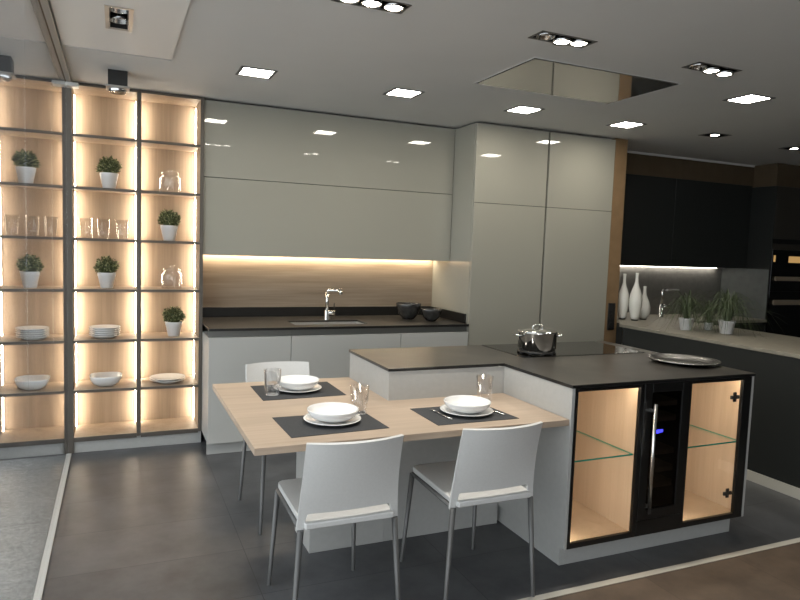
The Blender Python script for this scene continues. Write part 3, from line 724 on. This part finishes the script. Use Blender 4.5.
obj('side_panel', box(6.7500, 6.768, -.13, .475, 0, 2.303, .001), M['dark_cab'], ot)
tag(obj('splashback_panel', box(6.7435, 6.7495, -.128, .467, .8685, 1.4085, 0), M['grey_side']), 'dark grey side panel beside the ovens above the back worktop', 'splashback')
obj('body', box(6.769, 7.40, -.10, .475, 0, 2.303, 0), M['dark_cab'], ot)
obj('top_door', box(6.770, 7.40, -.13, -.101, 1.745, 2.303, .001), M['dark_tower'], ot)
obj('grip_channel', box(6.770, 7.40, -.115, -.101, 1.69, 1.744, 0), M['black'], ot)
obj('filler_panel', box(6.770, 7.40, -.13, -.101, 1.625, 1.689, .001), M['dark_tower'], ot)
obj('base_door', box(6.770, 7.40, -.13, -.101, .07, .60, .001), M['dark_cab'], ot)
def oven(z0, z1, hz0, hz1, glow, lab):
    o = thing('built_in_oven', lab, 'oven', (7.085, -.13, z0), 'black built in ovens')
    obj('front', box(6.772, 7.398, -.132, -.102, z0, z1, .001), M['black_gloss'], o)
    hh = MB().box(6.80, 7.37, -.175, -.160, hz0, hz1, .003); hh.box(6.83, 6.845, -.16, -.1325, hz0 + .008, hz1 - .008, 0); hh.box(7.325, 7.34, -.16, -.1325, hz0 + .008, hz1 - .008, 0)
    obj('handle', hh, M['oven_bar'], o)
    if glow:
        obj('amber_patch', box(6.795, 6.825, -.1335, -.1322, 1.495, 1.565, 0), M['oven_glow'], o)  # glowing amber rectangles laid on the oven front
        obj('amber_patch', box(7.035, 7.235, -.1335, -.1322, 1.490, 1.560, 0), M['oven_glow'], o)
oven(1.175, 1.622, 1.292, 1.338, True, 'upper black oven with amber patches and a steel handle bar')
oven(.605, 1.172, 1.030, 1.085, False, 'lower black oven with a pale steel handle bar')

# tap of the dark kitchen
tx, ty, tz = 5.50, .12, .868
ta = thing('kitchen_tap', 'chrome tap with long flat spout beside the white vases', 'tap', (tx, ty, tz))
obj('base', MB().lathe([(0, 0), (.030, 0), (.030, .006), (.024, .012), (.022, .14), (0, .142)], 24, (tx, ty, tz)), M['chrome'], ta)
obj('column', MB().tube([(tx, ty, tz + .13), (tx, ty, tz + .27), (tx + .012, ty - .004, tz + .292), (tx + .04, ty - .01, tz + .300)], .013, 14), M['chrome'], ta)
obj('spout', MB().box(tx + .03, tx + .20, ty - .035, ty + .005, tz + .288, tz + .308, .004), M['steel_matt'], ta)
obj('lever', MB().tube([(tx + .02, ty, tz + .125), (tx + .09, ty - .02, tz + .128)], [.018, .010], 12), M['chrome'], ta)

# vases
def vase(x, y, z, prof, label):
    v = thing('bottle_vase', label, 'vase', (x, y, z), 'white bottle vases on the beige worktop')
    k = prof[0]
    obj('base', MB().lathe([(0, 0), (k * .93, 0), (k, .004), (k, .012), (0, .012)], 32, (x, y, z)), M['gimbal_dark'], v)
    obj('body', MB().lathe([(0, .0122), (k, .0122)] + prof[1] + [(prof[1][-1][0] * .6, prof[1][-1][1]), (prof[1][-1][0] * .5, prof[1][-1][1] - .03)], 36, (x, y, z)), M['vase'], v)
tall = [(.036, .03), (.044, .08), (.050, .14), (.0515, .185), (.046, .235), (.034, .275), (.022, .305), (.0145, .34), (.0125, .375), (.013, .405), (.0145, .422)]
tall2 = [(.038, .03), (.049, .08), (.056, .14), (.0575, .19), (.051, .24), (.036, .285), (.023, .32), (.0155, .355), (.0135, .39), (.014, .418), (.0155, .436)]
drop = [(.040, .025), (.053, .05), (.060, .085), (.0585, .12), (.046, .165), (.030, .20), (.019, .23), (.0145, .26), (.0135, .29), (.0155, .312)]
vase(4.606, -.290, .9194, (.030, tall), 'tall slim white bottle vase closest to the brown wall end')
vase(4.650, -.400, .9194, (.032, tall2), 'tallest white bottle vase in the middle of the three')
vase(4.806, -.345, .9194, (.030, drop), 'short drop shaped white vase beside the two tall ones')

# grass plants
def grass_plant(x, y, z, r, h, n, rl, seed, label, narrow=None):
    g = thing('potted_grass', label, 'plant', (x, y, z), 'spidery plants on the beige worktop')
    obj('pot', MB().lathe([(0, 0), (r * .74, 0), (r * .77, .003), (r, h - .014), (r * 1.05, h - .012), (r * 1.06, h), (r * .95, h), (r * .90, h - .012), (0, h - .014)], 36, (x, y, z)), M['pot'], g)
    obj('soil', MB().lathe([(0, h - .006), (r * .89, h - .010)], 24, (x, y, z)), M['soil'], g)
    rnd = random.Random(seed); lf = MB()
    lf.lathe([(.012, h - .008), (.016, h + .02), (.008, h + .06), (0, h + .075)], 10, (x, y, z))
    for i in range(n):
        a = rnd.uniform(0, 2 * PI); u = Vector((math.cos(a), math.sin(a), 0)); w0 = rnd.uniform(.0022, .0038)
        b = Vector((x, y, z + h - .004)) + u * rnd.uniform(0, r * .4); pts = []
        q = rnd.random(); ln = rl * (.30 + .75 * q) * rnd.uniform(.8, 1.3); hi = rl * rnd.uniform(.5, 1.55) * (1.1 - .25 * q); en = rl * rnd.uniform(-.75, .35) * (.5 + .5 * q)
        for k in range(9):
            t = k / 8
            p = b + u * ln * (2 * t * (1 - t) * .30 + t * t) + Vector((0, 0, 2 * t * (1 - t) * hi + t * t * en))
            if p.z < z + .006 and k: p.z = z + .006 + .001 * rnd.random()
            pts.append(p)
        s = Vector((-u.y, u.x, 0)); prev = None
        for k, p in enumerate(pts):
            w = w0 * (1 - (k / 8) ** 2 * .85); q = (lf.bm.verts.new(p + s * w), lf.bm.verts.new(p + Vector((0, 0, -w * .6))), lf.bm.verts.new(p - s * w))
            if prev:
                lf.bm.faces.new((prev[0], prev[1], q[1], q[0])).smooth = True; lf.bm.faces.new((prev[1], prev[2], q[2], q[1])).smooth = True
            prev = q
    obj('leaves', lf, M['grass'], g)
grass_plant(4.575, -1.055, .9194, .055, .098, 120, .29, 11, 'spidery green plant in a white pot closest to the vases')
grass_plant(4.745, -1.300, .9194, .060, .104, 170, .32, 12, 'largest spidery green plant in a white pot closest to the ovens')
grass_plant(4.800, -1.080, .9194, .034, .060, 70, .26, 13, 'small spidery plant between and behind the two white potted ones')

# ------------------------------------------------------------------ camera
cam = bpy.data.cameras.new('camera'); co = bpy.data.objects.new('camera', cam); COL.objects.link(co)
yaw, pitch, roll, f = .41301150590033064, -.08152344546482414, .034639731488949416, 648.5494030523981
fw = Vector((math.sin(yaw) * math.cos(pitch), math.cos(yaw) * math.cos(pitch), math.sin(pitch)))
ri = Vector((math.cos(yaw), -math.sin(yaw), 0)); up = ri.cross(fw)
R = math.cos(roll) * ri + math.sin(roll) * up; U = -math.sin(roll) * ri + math.cos(roll) * up
mt = Matrix((R, U, -fw)).transposed().to_4x4(); mt.translation = Vector((.3115790953631212, -4.945421725536075, 1.5151133936021575))
co.matrix_world = mt
cam.sensor_fit = 'HORIZONTAL'; cam.sensor_width = 36; cam.lens = f / 800 * 36; cam.clip_start = .05
SC.camera = co

# ------------------------------------------------------------------ light: lamps above plus daylight from the street
def spot(x, y, energy, ang=1.7, tgt=None, z=2.49, col=(1, .93, .82)):
    l = bpy.data.lights.new('spot_beam', 'SPOT'); l.energy = energy; l.spot_size = ang; l.spot_blend = .6; l.color = col; l.shadow_soft_size = .035
    o = bpy.data.objects.new('spot_beam', l); COL.objects.link(o); o.location = (x, y, z)
    if tgt: o.rotation_euler = (Vector(tgt) - Vector((x, y, z))).to_track_quat('-Z', 'Y').to_euler()
for x in (1.20, 1.301, 1.402): spot(x, gy, 22)
for x in (2.287, 2.388): spot(x, gy, 22)
for x in (3.285, 3.385): spot(x, gy, 22)
spot(4.91, -.91, 2.5); spot(6.01, -.83, 2.5)
w = bpy.data.worlds.new('world'); SC.world = w; w.use_nodes = True
bg = w.node_tree.nodes['Background']; bg.inputs['Color'].default_value = (.93, .965, 1, 1); bg.inputs['Strength'].default_value = 2.9

SC.view_settings.view_transform = 'Standard'; SC.view_settings.look = 'None'
SC.view_settings.exposure = 0; SC.view_settings.gamma = 1; SC.view_settings.use_curve_mapping = False
SC.cycles.max_bounces = 10; SC.cycles.diffuse_bounces = 5; SC.cycles.glossy_bounces = 5; SC.cycles.transparent_max_bounces = 16
SC.cycles.sample_clamp_indirect = 8
SC.cycles.caustics_reflective = False; SC.cycles.caustics_refractive = False
